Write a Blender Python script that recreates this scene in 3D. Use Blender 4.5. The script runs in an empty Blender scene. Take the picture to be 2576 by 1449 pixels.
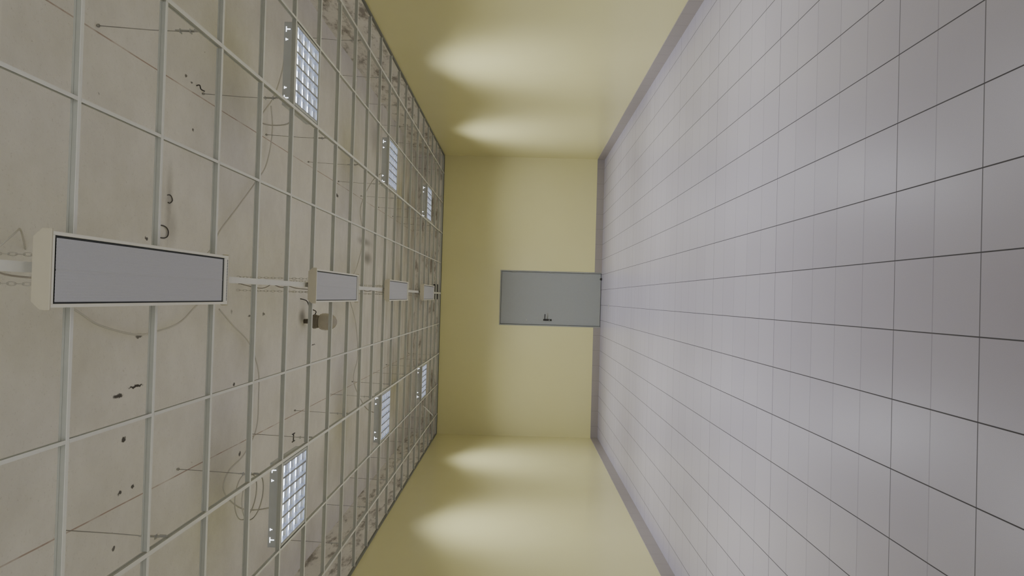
import bpy, bmesh, math, random
from mathutils import Vector, Matrix
random.seed(4)
scene = bpy.context.scene
COL = scene.collection

# ---------------------------------------------------------------- constants
CAMZ = 1.64
GZ = 3.20        # underside of ceiling grid
SZ = 3.74        # underside of slab
XL, XR = -2.745, 2.82
YB, YF = -1.5, 14.69
PI = math.pi

# ---------------------------------------------------------------- node helpers
def new_mat(name):
    m = bpy.data.materials.new(name); m.use_nodes = True
    nt = m.node_tree
    b = nt.nodes["Principled BSDF"]
    return m, nt, b

class N:
    def __init__(s, nt): s.nt = nt
    def node(s, t, **kw):
        n = s.nt.nodes.new(t)
        for k, v in kw.items(): setattr(n, k, v)
        return n
    def put(s, sock, v):
        if hasattr(v, "is_output"): s.nt.links.new(v, sock)
        else: sock.default_value = v
    def math(s, op, a, b=0.0, c=0.0):
        n = s.node("ShaderNodeMath", operation=op)
        s.put(n.inputs[0], a); s.put(n.inputs[1], b); s.put(n.inputs[2], c)
        return n.outputs[0]
    def vmath(s, op, a, b=(0,0,0)):
        n = s.node("ShaderNodeVectorMath", operation=op)
        s.put(n.inputs[0], a); s.put(n.inputs[1], b)
        return n.outputs["Value"] if op in ("LENGTH","DISTANCE") else n.outputs[0]
    def mix(s, f, a, b):
        n = s.node("ShaderNodeMix", data_type='RGBA')
        s.put(n.inputs[0], f); s.put(n.inputs[6], a); s.put(n.inputs[7], b)
        return n.outputs[2]
    def noise(s, vec, scale, detail=3, rough=0.5):
        n = s.node("ShaderNodeTexNoise")
        s.put(n.inputs["Vector"], vec); n.inputs["Scale"].default_value = scale
        n.inputs["Detail"].default_value = detail; n.inputs["Roughness"].default_value = rough
        return n
    def mr(s, v, a, b, c=0.0, d=1.0, smooth=True):
        n = s.node("ShaderNodeMapRange")
        if smooth: n.interpolation_type = 'SMOOTHSTEP'
        s.put(n.inputs[0], v)
        n.inputs[1].default_value = a; n.inputs[2].default_value = b
        n.inputs[3].default_value = c; n.inputs[4].default_value = d
        return n.outputs[0]
    def pos(s):
        g = s.node("ShaderNodeNewGeometry"); return g.outputs["Position"]
    def sep(s, v):
        n = s.node("ShaderNodeSeparateXYZ"); s.put(n.inputs[0], v); return n.outputs
    def bump(s, h, strength, dist=0.01):
        n = s.node("ShaderNodeBump"); s.put(n.inputs["Height"], h)
        n.inputs["Strength"].default_value = strength; n.inputs["Distance"].default_value = dist
        return n.outputs[0]

def C(r, g, b): return (r, g, b, 1.0)

def simple(name, col, rough=0.5, metal=0.0, var=0.08, scale=30, emis=None, es=0, bump=0.0):
    m, nt, b = new_mat(name); n = N(nt)
    tc = n.node("ShaderNodeTexCoord").outputs["Object"]
    nz = n.noise(tc, scale, 4).outputs[0]
    dark = C(*[c*(1-var) for c in col]); lite = C(*[min(1, c*(1+var)) for c in col])
    n.put(b.inputs["Base Color"], n.mix(nz, dark, lite))
    b.inputs["Roughness"].default_value = rough; b.inputs["Metallic"].default_value = metal
    if emis:
        b.inputs["Emission Color"].default_value = C(*emis); b.inputs["Emission Strength"].default_value = es
    if bump: n.put(b.inputs["Normal"], n.bump(nz, bump))
    return m

# floor tiles
def mat_floor():
    m, nt, b = new_mat("floor_tile_mat"); n = N(nt)
    p = n.pos(); x, y, z = n.sep(p)
    def joint(c, off, size, w):
        t = n.math('DIVIDE', n.math('SUBTRACT', c, off), size)
        f = n.math('FRACT', n.math('ADD', t, 0.5))
        d = n.math('MULTIPLY', n.math('ABSOLUTE', n.math('SUBTRACT', f, 0.5)), size)
        return n.mr(d, w*0.6, w, 1.0, 0.0), n.math('FLOOR', n.math('ADD', t, 0.5))
    jx, ix = joint(x, -0.093, 0.302, 0.0032)
    jy, iy = joint(y, 3.23, 0.30, 0.0036)
    strong = n.math('COMPARE', n.math('FLOORED_MODULO', iy, 5.0), 0.0, 0.1)
    s2 = n.math('COMPARE', iy, -2.0, 0.1)
    strong = n.math('MAXIMUM', strong, s2)
    jyf = n.math('MULTIPLY', jy, n.math('ADD', n.math('MULTIPLY', strong, 0.40), 0.36))
    j = n.math('MAXIMUM', n.math('MULTIPLY', jx, 0.95), jyf)
    comb = n.node("ShaderNodeCombineXYZ"); n.put(comb.inputs[0], n.math('FLOOR', n.math('DIVIDE', n.math('SUBTRACT', x, -0.093), 0.302)))
    n.put(comb.inputs[1], n.math('FLOOR', n.math('DIVIDE', n.math('SUBTRACT', y, 3.23), 0.30)))
    wn = n.node("ShaderNodeTexWhiteNoise"); n.put(wn.inputs["Vector"], comb.outputs[0])
    base = n.mix(wn.outputs["Value"], C(0.355, 0.330, 0.390), C(0.382, 0.357, 0.417))
    nz = n.noise(p, 260, 3).outputs[0]
    base = n.mix(n.mr(nz, 0.35, 0.7, 0, 0.18), base, C(0.29, 0.262, 0.305))
    big = n.noise(p, 0.6, 2).outputs[0]
    base = n.mix(n.mr(big, 0.35, 0.75, 0, 0.15), base, C(0.45, 0.425, 0.47))
    n.put(b.inputs["Base Color"], n.mix(j, base, C(0.035, 0.033, 0.035)))
    n.put(b.inputs["Roughness"], n.math('ADD', n.mr(j, 0, 1, 0.0, 0.5), 0.32))
    n.put(b.inputs["Normal"], n.bump(n.math('SUBTRACT', 1.0, j), 0.2, 0.002))
    return m

def mat_base():
    m, nt, b = new_mat("skirting_tile_mat"); n = N(nt)
    p = n.pos(); x, y, z = n.sep(p)
    def joint(c, off, size, w):
        t = n.math('DIVIDE', n.math('SUBTRACT', c, off), size)
        f = n.math('FRACT', n.math('ADD', t, 0.5))
        d = n.math('MULTIPLY', n.math('ABSOLUTE', n.math('SUBTRACT', f, 0.5)), size)
        return n.mr(d, w*0.5, w, 1.0, 0.0)
    g = n.node("ShaderNodeNewGeometry"); nx, ny, nz_ = n.sep(g.outputs["Normal"])
    ax = n.math('GREATER_THAN', n.math('ABSOLUTE', nx), 0.5)
    ay = n.math('GREATER_THAN', n.math('ABSOLUTE', ny), 0.5)
    j = n.math('MAXIMUM', n.math('MULTIPLY', joint(y, 3.23, 0.30, 0.003), ax), n.math('MULTIPLY', joint(x, -0.093, 0.302, 0.003), ay))
    nz = n.noise(p, 120, 3).outputs[0]
    base = n.mix(nz, C(0.285, 0.257, 0.247), C(0.335, 0.302, 0.290))
    n.put(b.inputs["Base Color"], n.mix(n.math('MULTIPLY', j, 0.6), base, C(0.1, 0.09, 0.09)))
    b.inputs["Roughness"].default_value = 0.4
    return m

def raw_concrete(n, p, dirty=1.0):
    a = n.noise(p, 2.2, 7, 0.65).outputs[0]
    col = n.mix(n.mr(a, 0.2, 0.8), C(0.70, 0.67, 0.595), C(0.84, 0.81, 0.735))
    s = n.noise(p, 0.8, 5, 0.7).outputs[0]
    col = n.mix(n.mr(s, 0.50, 0.75, 0, 0.30*dirty), col, C(0.50, 0.46, 0.39))
    g = n.noise(p, 75, 3, 0.7).outputs[0]
    col = n.mix(n.mr(g, 0.58, 0.73, 0, 0.30), col, C(0.38, 0.34, 0.29))
    k = n.noise(p, 26, 4, 0.7).outputs[0]
    col = n.mix(n.mr(k, 0.69, 0.76, 0, 0.55), col, C(0.22, 0.18, 0.14))
    return col

def mat_wall():
    m, nt, b = new_mat("yellow_wall_paint_mat"); n = N(nt)
    p = n.pos(); x, y, z = n.sep(p)
    a = n.noise(p, 1.3, 4).outputs[0]
    col = n.mix(a, C(0.69, 0.65, 0.33), C(0.73, 0.69, 0.365))
    raw = raw_concrete(n, p, 1.6)
    st = n.noise(n.vmath('MULTIPLY', p, (1.5, 1.5, 5.0)), 1.6, 6, 0.7).outputs[0]
    raw = n.mix(n.mr(st, 0.48, 0.66, 0, 0.78), raw, C(0.18, 0.15, 0.12))
    up = n.math('GREATER_THAN', z, GZ + 0.012)
    n.put(b.inputs["Base Color"], n.mix(up, col, raw))
    n.put(b.inputs["Roughness"], n.math('ADD', n.math('MULTIPLY', up, 0.5), 0.22))
    fine = n.noise(p, 180, 2).outputs[0]
    n.put(b.inputs["Normal"], n.bump(fine, 0.08, 0.002))
    return m

MARKS = [ # x, y, rx, ry, strength
 (-0.546,4.05,.008,.075,1),(-0.575,3.87,.011,.05,.95),(-0.82,3.94,.015,.022,.95),(-1.10,3.92,.012,.020,.9),(-1.10,4.05,.010,.014,.9),
 (-1.38,3.88,.011,.016,.85),(-0.70,5.46,.014,.02,.9),(-1.25,5.62,.018,.02,.85),(-0.27,4.06,.011,.035,.8),
 (-0.16,5.37,.02,.018,.6),(-0.20,5.75,.010,.05,.75),(-0.19,6.05,.014,.03,.75),(-0.54,7.51,.006,.12,.9),(1.11,8.32,.02,.08,.9),
 (0.49,10.1,.10,.35,.6),(0.70,9.9,.06,.5,.5),(0.48,4.36,.30,.05,.33),(0.36,4.40,.14,.09,.28),(1.01,4.64,.009,.015,.8),(0.276,4.11,.009,.016,.9),
 (-0.24,7.12,.09,.12,.6),(1.32,4.52,.008,.014,.8),(1.30,4.60,.007,.018,.8),(0.95,3.6,.008,.008,.6),(1.6,13.6,.5,.3,.5),(-0.9,13.9,.7,.25,.5),(2.2,10.5,.3,.5,.28),(-1.9,8.2,.3,.35,.2),
]
def mat_slab():
    m, nt, b = new_mat("concrete_slab_mat"); n = N(nt)
    p = n.pos(); x, y, z = n.sep(p)
    col = raw_concrete(n, p, 0.6)
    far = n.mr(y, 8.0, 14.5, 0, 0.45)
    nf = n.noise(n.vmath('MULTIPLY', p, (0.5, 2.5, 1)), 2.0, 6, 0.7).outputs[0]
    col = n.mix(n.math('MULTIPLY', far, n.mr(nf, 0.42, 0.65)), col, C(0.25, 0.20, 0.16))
    wob = n.math('MULTIPLY', n.math('SUBTRACT', n.noise(p, 1.2, 2).outputs[0], 0.5), 0.012)
    for xo in (-1.165, 1.245):
        d = n.math('ABSOLUTE', n.math('ADD', n.math('SUBTRACT', x, xo), wob))
        brk = n.mr(n.noise(p, 5, 2).outputs[0], 0.35, 0.55, 0.35, 0.8)
        col = n.mix(n.math('MULTIPLY', n.mr(d, 0.002, 0.0055, 1, 0), brk), col, C(0.36, 0.24, 0.18))
    for yo in (2.9, 5.86, 8.9, 11.8):
        d = n.math('ABSOLUTE', n.math('SUBTRACT', y, yo))
        col = n.mix(n.mr(d, 0.004, 0.012, 0.35, 0), col, C(0.9, 0.86, 0.78))
    dist = n.node("ShaderNodeTexNoise"); n.put(dist.inputs["Vector"], p); dist.inputs["Scale"].default_value = 40; dist.inputs["Detail"].default_value = 3
    off = n.vmath('MULTIPLY', n.vmath('SUBTRACT', dist.outputs["Color"], (0.5,0.5,0.5)), (0.03, 0.03, 0))
    pp = n.vmath('MULTIPLY', n.vmath('ADD', p, off), (1, 1, 0))
    acc = None
    for (mx, my, rx, ry, s) in MARKS:
        q = n.vmath('MULTIPLY', n.vmath('SUBTRACT', pp, (mx, my, 0)), (1/rx, 1/ry, 0))
        L = n.vmath('LENGTH', q)
        v = n.mr(L, 0.7 if s > .7 else 0.1, 1.25, s, 0)
        acc = v if acc is None else n.math('MAXIMUM', acc, v)
    col = n.mix(acc, col, C(0.06, 0.052, 0.045))
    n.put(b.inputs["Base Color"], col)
    b.inputs["Roughness"].default_value = 0.9
    h = n.noise(p, 14, 6, 0.7).outputs[0]
    n.put(b.inputs["Normal"], n.bump(h, 0.3, 0.012))
    return m

M = {}
M['floor'] = mat_floor(); M['base'] = mat_base(); M['wall'] = mat_wall(); M['slab'] = mat_slab()
M['tee_white'] = simple("white_tee_flange_mat", (0.78,0.78,0.74), 0.4, 0, 0.04)
M['tee_web'] = simple("grey_tee_web_mat", (0.43,0.44,0.405), 0.5, 0.0, 0.06)
M['galv'] = simple("galvanised_steel_mat", (0.45,0.45,0.43), 0.45, 0.4, 0.15)
M['chain'] = simple("chain_steel_mat", (0.50,0.48,0.43), 0.45, 0.3, 0.1)
M['rod'] = simple("hanger_rod_mat", (0.34,0.33,0.30), 0.5, 0.3, 0.2)
M['heater'] = simple("heater_cream_enamel_mat", (0.56,0.52,0.41), 0.4, 0, 0.04)
M['heater_rim'] = simple("heater_white_rim_mat", (0.86,0.84,0.77), 0.4, 0, 0.03)
M['panel'] = simple("heater_panel_mat", (0.53,0.54,0.60), 0.55, 0.0, 0.12, 350, bump=0.15)
M['black'] = simple("black_plastic_mat", (0.02,0.02,0.02), 0.4, 0, 0.2)
M['gap'] = simple("dark_gap_mat", (0.04,0.045,0.045), 0.7, 0, 0.2)
M['cable'] = simple("grey_white_cable_mat", (0.58,0.56,0.50), 0.5, 0, 0.05)
M['cable_dark'] = simple("dark_cable_mat", (0.05,0.045,0.04), 0.5, 0, 0.1)
M['cable_tan'] = simple("dusty_cable_mat", (0.30,0.27,0.22), 0.6, 0, 0.2)
M['housing'] = simple("luminaire_housing_mat", (0.52,0.54,0.54), 0.4, 0.1, 0.05)
M['alu'] = simple("louver_aluminium_mat", (0.82,0.85,0.93), 0.22, 0.9, 0.03)
M['alu_dark'] = simple("louver_dim_reflect_mat", (0.24,0.25,0.29), 0.4, 0.5, 0.03)  # dark tone stands in for dim reflections on the louver fins
M['tube'] = simple("fluorescent_tube_mat", (0.9,0.9,0.95), 0.3, 0, 0.01, emis=(0.78,0.87,1.0), es=15.0)
M['slot'] = simple("lit_slot_mat", (0.9,0.9,0.95), 0.3, 0, 0.01, emis=(0.85,0.9,1.0), es=4.0)
M['door'] = simple("grey_door_paint_mat", (0.31,0.325,0.325), 0.36, 0, 0.03)
M['dframe'] = simple("grey_door_frame_mat", (0.31,0.32,0.305), 0.5, 0, 0.05)
M['chrome'] = simple("lock_metal_mat", (0.6,0.6,0.58), 0.3, 0.8, 0.05)
M['glass'] = simple("dusty_glass_mat", (0.42,0.385,0.31), 0.22, 0, 0.2, 14)
M['cap'] = simple("old_lamp_cap_mat", (0.19,0.165,0.13), 0.6, 0.1, 0.3)
M['wallangle'] = simple("wall_angle_mat", (0.20,0.21,0.19), 0.5, 0.1, 0.1)
M['pvc'] = simple("added_window_pvc_mat", (0.75,0.75,0.73), 0.4, 0, 0.03)

# ---------------------------------------------------------------- mesh helpers
def mesh_obj(name, verts, faces, mats, fm=None, smooth=False):
    me = bpy.data.meshes.new(name)
    me.from_pydata([tuple(v) for v in verts], [], faces)
    for m in mats: me.materials.append(m)
    if fm:
        for p, i in zip(me.polygons, fm): p.material_index = i
    if smooth:
        for p in me.polygons: p.use_smooth = True
    me.update()
    bm = bmesh.new(); bm.from_mesh(me); bmesh.ops.recalc_face_normals(bm, faces=bm.faces); bm.to_mesh(me); bm.free()
    o = bpy.data.objects.new(name, me); COL.objects.link(o)
    return o

def boxes(name, lst, mats, bevel=0.0):
    """lst: (x0,x1,y0,y1,z0,z1[,mat index])"""
    V, F, fm = [], [], []
    for b in lst:
        x0,x1,y0,y1,z0,z1 = b[:6]; mi = b[6] if len(b) > 6 else 0
        k = len(V)
        V += [(x0,y0,z0),(x1,y0,z0),(x1,y1,z0),(x0,y1,z0),(x0,y0,z1),(x1,y0,z1),(x1,y1,z1),(x0,y1,z1)]
        F += [(k,k+3,k+2,k+1),(k+4,k+5,k+6,k+7),(k,k+1,k+5,k+4),(k+1,k+2,k+6,k+5),(k+2,k+3,k+7,k+6),(k+3,k,k+4,k+7)]
        fm += [mi]*6
    o = mesh_obj(name, V, F, mats, fm)
    if bevel:
        md = o.modifiers.new("bevel", 'BEVEL'); md.width = bevel; md.segments = 2
    return o

def smooth_path(pts, n=8, closed=False):
    P = [Vector(p) for p in pts]; out = []
    L = len(P); rng = L if closed else L-1
    for i in range(rng):
        p0 = P[(i-1) % L] if (closed or i > 0) else P[i]
        p1 = P[i]; p2 = P[(i+1) % L]
        p3 = P[(i+2) % L] if (closed or i+2 < L) else p2
        for t in range(n):
            t = t/n
            out.append(0.5*((2*p1)+(-p0+p2)*t+(2*p0-5*p1+4*p2-p3)*t*t+(-p0+3*p1-3*p2+p3)*t**3))
    if not closed: out.append(P[-1])
    return out

def tube_data(pts, r, seg=8, closed=False):
    P = [Vector(p) for p in pts]; V, F = [], []; n = len(P)
    up = None
    for i in range(n):
        a = P[(i-1) % n] if (closed or i > 0) else P[i]
        b = P[(i+1) % n] if (closed or i < n-1) else P[i]
        t = (b-a)
        t = t.normalized() if t.length > 1e-9 else Vector((0,0,1))
        if up is None:
            up = Vector((0,0,1)) if abs(t.z) < 0.9 else Vector((1,0,0))
        s = t.cross(up)
        if s.length < 1e-6: s = t.orthogonal()
        s.normalize(); up = s.cross(t).normalized()
        for k in range(seg):
            an = 2*PI*k/seg
            V.append(P[i] + s*math.cos(an)*r + up*math.sin(an)*r)
    m = n if closed else n-1
    for i in range(m):
        j = (i+1) % n
        for k in range(seg):
            l = (k+1) % seg
            F.append((i*seg+k, i*seg+l, j*seg+l, j*seg+k))
    if not closed:
        F.append(tuple(range(seg-1,-1,-1))); F.append(tuple((n-1)*seg+k for k in range(seg)))
    return V, F

def tubes(name, paths, mat, seg=8):
    V, F = [], []
    for (pts, r, closed) in paths:
        v, f = tube_data(pts, r, seg, closed); k = len(V)
        V += v; F += [tuple(i+k for i in ff) for ff in f]
    return mesh_obj(name, V, F, [mat], smooth=True)

def lathe(name, prof, mat, seg=28):
    V, F = [], []
    for (r, z) in prof:
        for k in range(seg):
            a = 2*PI*k/seg; V.append((r*math.cos(a), r*math.sin(a), z))
    for i in range(len(prof)-1):
        for k in range(seg):
            l = (k+1) % seg; F.append((i*seg+k, i*seg+l, (i+1)*seg+l, (i+1)*seg+k))
    F.append(tuple(range(seg))); F.append(tuple((len(prof)-1)*seg+k for k in range(seg)))
    return mesh_obj(name, V, F, [mat], smooth=True)

def tag(o, label, cat, group=None, kind=None):
    if label: o["label"] = label
    if cat: o["category"] = cat
    if group: o["group"] = group
    if kind: o["kind"] = kind
    return o

def empty(name, loc, label, cat, group=None, kind=None):
    e = bpy.data.objects.new(name, None); e.location = loc; e.empty_display_size = 0.1
    COL.objects.link(e); return tag(e, label, cat, group, kind)

def child(o, parent, loc=(0,0,0)):
    o.parent = parent; o.location = loc; return o

def copy_tree(src, loc, rename=None):
    c = src.copy(); COL.objects.link(c); c.location = loc
    for ch in src.children:
        k = ch.copy(); COL.objects.link(k); k.parent = c
        for ch2 in ch.children:
            kk = ch2.copy(); COL.objects.link(kk); kk.parent = k
    return c

# ---------------------------------------------------------------- room shell
T = 0.15
tag(boxes("floor", [(XL-T, XR+T, YB-T, YF+T, -0.1, 0)], [M['floor']]), "lavender grey square ceramic tile floor with dark joints", "floor", kind="structure")
tag(boxes("ceiling", [(XL-T, XR+T, YB-T, YF+T, SZ, SZ+0.2)], [M['slab']]), "bare stained concrete slab above the open grid", "ceiling", kind="structure")
tag(boxes("wall_west", [(XL-T, XL, YB, YF, 0, SZ)], [M['wall']]), "glossy pale yellow painted side wall, raw above grid", "wall", kind="structure")
tag(boxes("wall_east", [(XR, XR+T, YB, YF, 0, SZ)], [M['wall']]), "glossy pale yellow painted side wall, raw above grid", "wall", kind="structure")
DX0, DX1, DH = -0.545, 0.555, 2.02
tag(boxes("wall_north", [(XL-T, DX0, YF, YF+T, 0, SZ), (DX1, XR+T, YF, YF+T, 0, SZ), (DX0, DX1, YF, YF+T, DH, SZ)], [M['wall']]), "yellow painted end wall with a doorway", "wall", kind="structure")
tag(boxes("wall_south", [(XL-T, XR+T, YB-T, YB, 0, SZ)], [M['wall']]), "yellow painted end wall", "wall", kind="structure")
BH, BT = 0.14, 0.012
tag(boxes("baseboard_west", [(XL, XL+BT, YB, YF-BT, 0, BH)], [M['base']]), "taupe ceramic skirting tiles", "baseboard", kind="structure")
tag(boxes("baseboard_east", [(XR-BT, XR, YB, YF-BT, 0, BH)], [M['base']]), "taupe ceramic skirting tiles", "baseboard", kind="structure")
tag(boxes("baseboard_north", [(XL, DX0, YF-BT, YF, 0, BH), (DX1, XR, YF-BT, YF, 0, BH)], [M['base']]), "taupe ceramic skirting tiles beside the doorway", "baseboard", kind="structure")
# wall angles carrying the grid
i = 1
for b in [(XL, XL+0.024, YB, YF), (XR-0.024, XR, YB, YF), (XL, XR, YF-0.024, YF)]:
    x0,x1,y0,y1 = b
    web = {1:(XL,XL+.003,YB,YF), 2:(XR-.003,XR,YB,YF), 3:(XL,XR,YF-.003,YF)}[i]
    tag(boxes("trim_%d" % i, [(x0,x1,y0,y1,GZ-0.003,GZ), (web[0],web[1],web[2],web[3],GZ,GZ+0.03)], [M['wallangle']]),
        "thin metal wall angle edging the ceiling grid", "trim", kind="structure")
    i += 1

# ---------------------------------------------------------------- door
d = empty("door_1", (0, YF, 0), "plain grey metal door in a grey frame, black lever", "door", kind="structure")
fr = boxes("door_frame", [(DX0, DX0+0.022, -0.008, 0.13, 0, DH), (DX1-0.022, DX1, -0.008, 0.13, 0, DH), (DX0+0.022, DX1-0.022, -0.008, 0.13, DH-0.022, DH),
                          (DX0+0.022, DX0+0.06, 0.10, 0.13, 0, DH-0.022), (DX1-0.06, DX1-0.022, 0.10, 0.13, 0, DH-0.022)], [M['dframe']], 0.003)
child(fr, d)
leaf = boxes("door_leaf", [(DX0+0.025, DX1-0.025, 0.02, 0.07, 0.008, DH-0.025)], [M['door']], 0.003); child(leaf, d)
hp = bpy.data.objects.new("door_handle", None); hp.empty_display_size = 0.1; COL.objects.link(hp); hp.parent = d; hp.location = (-0.42, 0.02, 1.08)
hp["label"] = "black plastic lever handle"
pl = boxes("handle_plate", [(-0.018, 0.018, -0.009, 0, -0.11, 0.06)], [M['black']], 0.004); child(pl, hp)
lv = tubes("lever", [(smooth_path([(0,-0.008,0.03),(0,-0.045,0.03),(0.02,-0.058,0.03),(0.06,-0.06,0.03),(0.115,-0.055,0.028)], 5), 0.009, False)], M['black']); child(lv, hp)
cy = lathe("lock_cylinder", [(0.009,0),(0.009,0.008),(0.006,0.01)], M['chrome'], 14); child(cy, hp, (0,-0.009,-0.06)); cy.rotation_euler = (PI/2,0,0)
ey = lathe("door_peephole", [(0.012,0),(0.012,0.006),(0.006,0.008)], M['chrome'], 16); child(ey, d, (-0.43,0.02,1.47)); ey.rotation_euler = (PI/2,0,0)
for z in (0.3, 1.0, 1.75):
    h = lathe("hinge", [(0.007,-0.05),(0.009,-0.045),(0.009,0.045),(0.007,0.05)], M['dframe'], 12); child(h, d, (DX1-0.03, 0.012, z))
st = lathe("door_stop", [(0.022,0),(0.024,0.006),(0.020,0.03),(0.016,0.038)], M['black'], 18); st.location = (0.42, YF-0.07, 0)
tag(st, "small black rubber door stop on the tiles", "door stop")
dr = lathe("floor_outlet_cover", [(0.04,0),(0.04,0.003),(0.03,0.005),(0.028,0.003),(0.012,0.003)], M['chrome'], 22); dr.location = (-0.10, 13.4, 0)
tag(dr, "small round metal cover set on the tile floor", "outlet cover")

# ---------------------------------------------------------------- unseen window and area lamp added behind the camera as fill
wn_ = empty("added_window_1", (0, YB, 0), "unseen wide pvc window, added for soft daylight", "window", kind="structure")
child(boxes("added_window_frame", [(-1.9,-1.83,0,0.05,0.9,2.9),(1.83,1.9,0,0.05,0.9,2.9),(-1.83,1.83,0,0.05,0.9,0.97),(-1.83,1.83,0,0.05,2.83,2.9),(-0.03,0.03,0,0.05,0.97,2.83)], [M['pvc']], 0.004), wn_)
WL = bpy.data.lights.new("fill_light", 'AREA'); WL.shape = 'RECTANGLE'; WL.size = 3.6; WL.size_y = 1.8; WL.energy = 72; WL.color = (0.97,0.98,1.0); WL.spread = math.radians(140)  # added fill lamp, brightens the ceiling and near floor
wo = bpy.data.objects.new("fill_light", WL); COL.objects.link(wo); wo.location = (0, YB+0.08, 1.9)
wo.rotation_euler = Vector((0, 1, 0.58)).to_track_quat('-Z','Y').to_euler()

# ---------------------------------------------------------------- ceiling grid
X0 = 0.055; Y0 = 2.56
def tee_boxes(L, axis, fw=0.024, wh=0.028):
    f = fw/2
    if axis == 'x':
        return [(-L/2,L/2,-f,f,0,0.002,0), (-L/2,L/2,-0.0015,0.0015,0.002,wh,1), (-L/2,L/2,-0.004,0.004,wh-0.007,wh+0.001,1)]
    return [(-f,f,-L/2,L/2,0,0.002,0), (-0.0015,0.0015,-L/2,L/2,0.002,wh,1), (-0.004,0.004,-L/2,L/2,wh-0.007,wh+0.001,1)]
TM = [M['tee_white'], M['tee_web']]
ystart, yend = 0.16, YF-0.024
for k in (-4,-2,2,4):
    o = boxes("ceiling_main_tee", tee_boxes(yend-ystart, 'y', 0.020, 0.034), TM)
    o.location = (X0+0.6*k, (ystart+yend)/2, GZ)
    tag(o, "long white metal main tee of the open ceiling grid", "ceiling grid rail", "main tees of the ceiling grid")
o = boxes("ceiling_main_tee", tee_boxes(yend-ystart, 'y', 0.034, 0.034), TM); o.location = (X0, (ystart+yend)/2, GZ)
tag(o, "wider white metal rail running above the heaters", "ceiling grid rail", "main tees of the ceiling grid")
rows = [Y0+0.6*j for j in range(-3, 21)]
src = {}
for y in rows:
    for (xa, xb) in [(XL+0.024, X0-2.4-0.012), (X0-2.4+0.012, X0-1.2-0.012), (X0-1.2+0.012, X0-0.018), (X0+0.018, X0+1.2-0.012), (X0+1.2+0.012, X0+2.4-0.012), (X0+2.4+0.012, XR-0.024)]:
        L = round(xb-xa, 4)
        if L not in src:
            o = boxes("ceiling_cross_tee", tee_boxes(L, 'x', 0.018, 0.030), TM); src[L] = o
        else:
            o = src[L].copy(); COL.objects.link(o)
        o.location = ((xa+xb)/2, y, GZ)
        tag(o, "white metal cross tee between main tees", "ceiling grid rail", "cross tees of the ceiling grid")
s = None
for j in range(len(rows)-1):
    for k in (-3,-1,1,3):
        if s is None:
            s = boxes("ceiling_short_tee", tee_boxes(0.576, 'y', 0.014, 0.024), TM); o = s
        else:
            o = s.copy(); COL.objects.link(o)
        o.location = (X0+0.6*k, rows[j]+0.3, GZ)
        tag(o, "short thin white metal tee of the grid", "ceiling grid rail", "short tees of the ceiling grid")

# ---------------------------------------------------------------- hangers
def hanger(loc, lean):
    e = empty("ceiling_hanger", loc, "thin wire hanger with galvanised clip holding the grid", "ceiling hanger", "grid hangers")
    H = SZ-GZ
    rod = tubes("rod", [([(0,0,0.06),(lean*0.4,0.01,0.28),(lean,0.0,H)], 0.0022, False)], M['rod'], 6); child(rod, e)
    clip = boxes("clip", [(0.003,0.006,-0.012,0.012,0.022,0.15), (-0.008,0.012,-0.013,0.013,0.075,0.078), (-0.008,0.012,-0.013,0.013,0.125,0.128), (0.006,0.012,-0.006,0.006,0.03,0.06)], [M['galv']]); child(clip, e)
    pl = lathe("anchor", [(0.009,0),(0.009,0.006),(0.005,0.012)], M['rod'], 10); child(pl, e, (lean,0,H-0.012))
    return e
base_h = hanger((X0+1.2, 3.56, GZ), 0.02)
pts = [(X0+1.2, 3.56+1.2*i) for i in range(1,10)] + [(X0-1.2, 3.38+1.2*i) for i in range(0,10)] + \
      [(X0+2.4, 3.5+1.2*i) for i in range(0,10)] + [(X0-2.4, 3.3+1.2*i) for i in range(0,10)]
for (x, y) in pts:
    c = copy_tree(base_h, (x, y, GZ))

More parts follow.
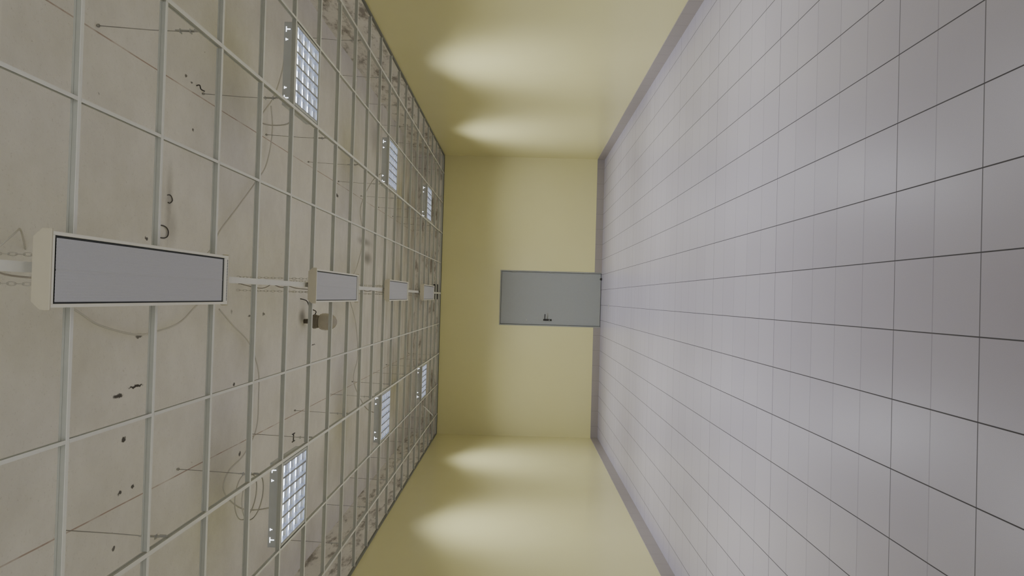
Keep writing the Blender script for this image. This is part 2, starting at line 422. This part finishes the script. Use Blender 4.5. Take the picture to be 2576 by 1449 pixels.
# ---------------------------------------------------------------- luminaires
def luminaire():
    e = empty("ceiling_light", (0,0,0), "square recessed fluorescent light with shiny louver, lit", "ceiling light", "louvered ceiling lights")
    a = 0.284; H = 0.085
    hb = [(-a,a,-a,a,H,H+0.002), (-a,-a+0.002,-a,a,0,H), (a-0.002,a,-a,a,0,H), (-a,a,-a,-a+0.002,0,H), (-a,a,a-0.002,a,0,H),
          (-0.06,0.06,-0.04,0.04,H+0.002,H+0.03), (-a,a,-a,-a+0.018,0,0.0015), (-a,a,a-0.018,a,0,0.0015), (-a,-a+0.018,-a,a,0,0.0015), (a-0.018,a,-a,a,0,0.0015)]
    child(boxes("housing", hb, [M['housing']]), e)
    V, F, FM = [], [], []
    def fin(p0, p1, wb, wt, z0, z1, ax, n=6, nd=2):
        # parabolic concave fin: lower faces coloured dark for their dim reflection, wide bright top
        for sgn in (-1, 1):
            k = len(V)
            for i in range(n+1):
                t = i/n; z = z0+(z1-z0)*t; w = wb+(wt-wb)*t*t
                for p in (p0, p1):
                    V.append((p[0]+(w*sgn if ax=='y' else 0), p[1]+(w*sgn if ax=='x' else 0), z))
            for i in range(n):
                q = k+2*i; F.append((q,q+1,q+3,q+2)); FM.append(1 if i < nd else 0)
        k2 = k-2*(n+1)
        F.append((k2,k2+1,k+1,k)); FM.append(1)
        F.append((k2+2*n,k2+2*n+1,k+2*n+1,k+2*n)); FM.append(0)
    c = 0.266
    for i in range(5):
        y = -c + 2*c*i/4
        fin((-c,y),(c,y),0.003,0.014,0.001,0.030,'x', 6, 2)
    for i in range(7):
        x = -c + 2*c*i/6
        fin((x,-c),(x,c),0.007,0.011,0.0005,0.034,'y', 6, 6)
    lo = mesh_obj("louver", V, F, [M['alu'], M['alu_dark']], FM); child(lo, e)
    for i in range(4):
        y = -c + 2*c*(i+0.5)/4
        t = tubes("lamp_tube", [([(-0.272,y,0.042),(0.272,y,0.042)], 0.0155, False)], M['tube'], 10); child(t, e)
    for sx in (-0.235, -0.165, 0.165, 0.235):
        big = abs(sx) > 0.2
        hh = 0.018 if big else 0.008
        t = boxes("lit_slot", [(sx-hh, sx+hh, -a-0.001, -a, 0.070, 0.075), (sx-0.003, sx+0.003, -a-0.001, -a, 0.070-hh*1.4, 0.070)], [M['slot']]); child(t, e)
    return e

def add_lights(parent, side):
    L = bpy.data.lights.new("louver_light", 'AREA'); L.shape = 'SQUARE'; L.size = 0.5; L.energy = AREA_W; L.spread = math.radians(136); L.color = (0.93,0.95,1.0)
    o = bpy.data.objects.new("louver_light", L); COL.objects.link(o); o.parent = parent; o.location = (0,0,-0.006)
    S = bpy.data.lights.new("reflector_beam", 'SPOT'); S.energy = SPOT_W; S.spot_size = math.radians(84); S.spot_blend = 1.0; S.shadow_soft_size = 0.05; S.color = (0.92,0.95,1.0)
    o = bpy.data.objects.new("reflector_beam", S); COL.objects.link(o); o.parent = parent; o.location = (side*0.06,0,-0.055)
    tgt = Vector((side*0.97, 0, -1.28)); o.rotation_euler = tgt.to_track_quat('-Z','Y').to_euler()
AREA_W = 39; SPOT_W = 80
lum = luminaire()
locs = []
for y in (4.96, 8.56, 12.16):
    for (xc, side) in ((X0+1.5, 1), (X0-1.5, -1)):
        locs.append(((xc, y+0.3, GZ+0.0025), side))
lum.location = locs[0][0]
allL = [lum] + [copy_tree(lum, l[0]) for l in locs[1:]]
for e, (l, side) in zip(allL, locs):
    add_lights(e, side)

# ---------------------------------------------------------------- infrared heaters
HL, HZ = 1.42, 3.12
def chain_paths(x, y, z0, z1):
    out = []; z = z0; i = 0; step = 0.026
    while z < z1:
        w, h = 0.006, 0.017
        ring = []
        for k in range(12):
            a = 2*PI*k/12; q = w*math.cos(a); r = h*math.sin(a)
            ring.append((x+q, y, z+r) if i % 2 == 0 else (x, y+q, z+r))
        out.append((ring, 0.0016, True)); z += step; i += 1
    return out
def heater():
    e = empty("infrared_heater", (0,0,0), "long cream enamelled radiant heater with ribbed grey panel", "ceiling heater", "radiant ceiling heaters")
    w, t, h = 0.122, 0.098, 0.052
    V = [(-w,0.01,0.012),(w,0.01,0.012),(t,0.01,h),(-t,0.01,h),(-w,HL-0.01,0.012),(w,HL-0.01,0.012),(t,HL-0.01,h),(-t,HL-0.01,h)]
    F = [(0,1,5,4),(2,3,7,6),(0,3,7,4),(1,2,6,5),(0,1,2,3),(4,5,6,7)]
    child(mesh_obj("housing", V, F, [M['heater']]), e)
    R1 = 0.012
    rim = boxes("panel_rim", [(-w,-w+R1,0.006,HL-0.006,-0.002,0.014),(w-R1,w,0.006,HL-0.006,-0.002,0.014),(-w+R1,w-R1,0.006,0.018,-0.002,0.014),(-w+R1,w-R1,HL-0.042,HL-0.006,-0.002,0.014)], [M['heater_rim']], 0.0015); child(rim, e)
    gap = boxes("panel_gap", [(-w+R1,w-R1,0.018,HL-0.042,0.006,0.0115)], [M['gap']]); child(gap, e)
    n = 40; x0 = -w+R1+0.006; x1 = w-R1-0.008; ya, yb = 0.032, HL-0.066; V = []; F = []
    for i in range(n+1):
        x = x0+(x1-x0)*i/n
        z = 0.003 + (0.0006 if i % 2 else 0.0) + (-0.0012 if i in (n//2,) else 0)
        V += [(x,ya,z),(x,yb,z)]
    for i in range(n): F.append((2*i,2*i+1,2*i+3,2*i+2))
    k = len(V)
    V += [(x0,ya,0.0065),(x0,yb,0.0065),(x1,yb,0.0065),(x1,ya,0.0065)]
    F += [(0,1,k+1,k),(2*n,2*n+1,k+2,k+3)]
    child(mesh_obj("heating_panel", V, F, [M['panel']]), e)
    def cap(ya, yb, nm):
        W, Tt, Hh = 0.130, 0.104, 0.058
        P = [(-W,-0.003),(W,-0.003),(W,0.028),(Tt,Hh),(-Tt,Hh),(-W,0.028)]
        V = [(x,ya,z) for x,z in P]+[(x,yb,z) for x,z in P]
        F = [tuple(range(6)), tuple(range(11,5,-1))]+[(i,(i+1)%6,(i+1)%6+6,i+6) for i in range(6)]
        o = mesh_obj(nm, V, F, [M['heater']]); md = o.modifiers.new("b",'BEVEL'); md.width = 0.002; md.segments = 2
        child(o, e)
    cap(-0.002, 0.006, "end_cap"); cap(HL-0.006, HL+0.002, "end_cap")
    vh = []
    for i in range(26):
        x = -0.10+0.2*i/25
        vh.append((x-0.0022, x+0.0022, HL-0.024, HL-0.015, -0.0028, -0.002))
    child(boxes("vent_holes", vh, [M['gap']]), e)
    for yy in (0.10, HL-0.10):
        child(boxes("bracket", [(-0.05,0.05,yy-0.015,yy+0.015,h,h+0.003), (-0.05,-0.047,yy-0.015,yy+0.015,h,h+0.03),(0.047,0.05,yy-0.015,yy+0.015,h,h+0.03)], [M['galv']]), e)
        for xx in (-0.049, 0.049):
            child(tubes("chain", chain_paths(xx, yy, h+0.035, SZ-HZ), M['chain'], 6), e)
    cb = tubes("supply_cable", [(smooth_path([(0.02,0.05,h),(0.01,0.03,h+0.10),(-0.02,0.06,h+0.22),(0.03,0.10,h+0.36),(0.01,0.12,h+0.48),(0.0,0.13,SZ-HZ-0.005)],6),0.004,False),
                               (smooth_path([(-0.03,0.06,h),(-0.02,0.04,h+0.12),(0.02,0.06,h+0.25),(-0.03,0.11,h+0.38),(0.0,0.15,SZ-HZ-0.005)],6),0.003,False)], M['cable_tan']); child(cb, e)
    lp = tubes("white_cable", [(smooth_path([(0.0,0.08,h+0.02),(0.02,0.10,h+0.2),(0.03,0.14,h+0.35),(0.02,0.2,SZ-HZ-0.006)],6),0.005,False)], M['cable']); child(lp, e)
    return e
ht = heater(); ht.location = (X0-0.005, 2.305, HZ)
for i in range(1,4): copy_tree(ht, (X0-0.005, 2.305+3.04*i, HZ))

# ---------------------------------------------------------------- cables on slab
ZC = 3.70
def cable(name, pts, r, label, mat='cable'):
    P = [(p[0], p[1], p[2] if len(p) > 2 else ZC) for p in pts]
    o = tubes(name, [(smooth_path(P, 8), r, False)], M[mat], 8)
    tag(o, label, "cable"); return o
R_ = 0.0055
cable("electrical_cable", [(2.09,6.24),(1.885,6.20),(1.60,6.01),(1.30,5.60,3.66),(1.25,5.45,3.40),(1.35,5.3,3.30)], R_, "grey cable dropping from the slab to a light")
cable("electrical_cable", [(1.51,5.95),(1.31,6.0),(1.025,5.89),(.84,5.66),(.586,5.29),(.40,5.01),(.243,4.84),(.12,4.5,3.72)], R_, "grey cable sagging below the slab toward a heater")
cable("electrical_cable", [(-.06,4.9,3.73),(-.109,4.68),(-.203,4.47),(-.244,4.22),(-.255,3.96),(-.195,3.62),(-.132,3.45),(-.05,3.3,3.73)], R_, "grey cable arc hanging beside a heater")
cable("electrical_cable", [(-.134,5.05),(-.258,5.31),(-.40,5.63),(-.626,5.85),(-.852,5.88),(-1.10,5.85),(-1.25,5.6),(-1.31,5.31),(-1.44,5.24),(-1.60,5.38,3.6),(-1.6,5.5,3.4),(-1.5,5.45,3.295)], R_, "long grey cable feeding a light fixture")
coil = []
for k in range(34):
    a = 2*PI*k/16; coil.append((-1.43+0.15*math.cos(a), 5.10+0.17*math.sin(a), 3.42+0.003*k))
cable("cable_coil", coil, 0.004, "loose coil of grey cable above a light")
cable("electrical_cable", [(0.10,8.9,3.72),(.35,9.3),(.75,9.6),(1.1,9.4),(1.4,9.1,3.5),(1.5,8.95,3.32)], R_, "grey cable running to a light fixture")
cable("electrical_cable", [(0.0,8.9,3.72),(-.35,9.3),(-.8,9.5),(-1.1,9.3),(-1.4,9.1,3.5),(-1.45,8.95,3.32)], R_, "grey cable running to a light fixture")
cable("electrical_cable", [(0.15,3.1,3.74),(.22,2.98,3.68),(.20,2.86,3.62),(.10,2.80,3.68)], 0.004, "short cable loop hanging above the heater")
cable("wire_loop", [(.548,4.32,3.745),(.556,4.36,3.735),(.53,4.39,3.735),(.508,4.36,3.735),(.510,4.335,3.735)], 0.0028, "black wire loop poking from the slab", 'cable_dark')
cable("wire_loop", [(.295,4.22,3.745),(.295,4.30,3.735),(.312,4.34,3.732),(.345,4.34,3.732),(.365,4.30,3.735),(.365,4.22,3.745)], 0.0035, "black u-shaped cable end hanging from slab", 'cable_dark')
cable("wire_stub", [(1.30,4.67,3.745),(1.305,4.67,3.72),(1.28,4.67,3.71),(1.275,4.70,3.70)], 0.004, "bent black wire stub in the slab", 'cable_dark')
cable("loose_grid_strip", [(-1.86,12.4,3.2),(-1.93,12.4,3.12),(-2.02,12.4,3.03)], 0.006, "loose white strip hanging below the grid", 'tee_white')
ib = boxes("anchor_bracket", [(-0.035,0.035,-0.008,0.008,-0.006,0.001), (-0.04,-0.032,-0.04,0.04,-0.006,0.001), (0.032,0.04,-0.04,0.04,-0.006,0.001)], [M['black']]); ib.location = (-1.38,6.97,SZ)
tag(ib, "small black metal anchor fixed to the slab", "bracket")
wp = boxes("junction_box", [(-0.15,0.15,-0.05,0,-0.05,0.05), (-0.13,-0.1,-0.055,-0.05,-0.03,0.03), (0.1,0.13,-0.055,-0.05,-0.03,0.03)], [M['black']], 0.004); wp.location = (0.08, YF, 3.31)
tag(wp, "dark cable box on the raw wall above the grid", "junction box")

# ---------------------------------------------------------------- old jar lamp
jl = empty("bulkhead_lamp", (-0.285, 7.2, SZ), "old jar-shaped glass lamp hanging unlit from slab", "lamp")
child(lathe("lamp_cap", [(0.022,0),(0.024,-0.06),(0.050,-0.070),(0.062,-0.085),(0.070,-0.095),(0.070,-0.112),(0.060,-0.116),(0.064,-0.130),(0.060,-0.150)], M['cap']), jl)
child(lathe("glass_jar", [(0.058,-0.150),(0.072,-0.160),(0.081,-0.18),(0.084,-0.21),(0.081,-0.245),(0.071,-0.278),(0.052,-0.303),(0.028,-0.318),(0.010,-0.323),(0.003,-0.324)], M['glass']), jl)
child(tubes("cord", [(smooth_path([(0.06,0,-0.10),(0.10,-0.02,-0.12),(0.13,-0.05,-0.07),(0.20,-0.1,-0.05),(0.22,-0.15,-0.0)],6),0.005,False)], M['cable_dark']), jl)
child(tubes("wire_guard", [([(0.065*math.cos(2*PI*k/20),0.065*math.sin(2*PI*k/20),-0.118) for k in range(20)],0.004,True)], M['cap']), jl)

# ---------------------------------------------------------------- world + camera
w = bpy.data.worlds.new("world"); scene.world = w; w.use_nodes = True
w.node_tree.nodes["Background"].inputs[0].default_value = C(0.8,0.85,1.0); w.node_tree.nodes["Background"].inputs[1].default_value = 0.02

F_PX = 1850.0
cam = bpy.data.cameras.new("camera"); co = bpy.data.objects.new("camera", cam); COL.objects.link(co)
cam.sensor_fit = 'HORIZONTAL'; cam.sensor_width = 36; cam.lens = F_PX*36/2576; cam.clip_start = 0.02
fwd = Vector((17, -25.5, -F_PX)).normalized()
up = Vector((-1, 0.028, 0)); up = (up - fwd*up.dot(fwd)).normalized()
right = fwd.cross(up).normalized()
R = Matrix((right, fwd, up))
co.matrix_world = Matrix.Translation((0,0,CAMZ)) @ R.to_4x4()
scene.camera = co
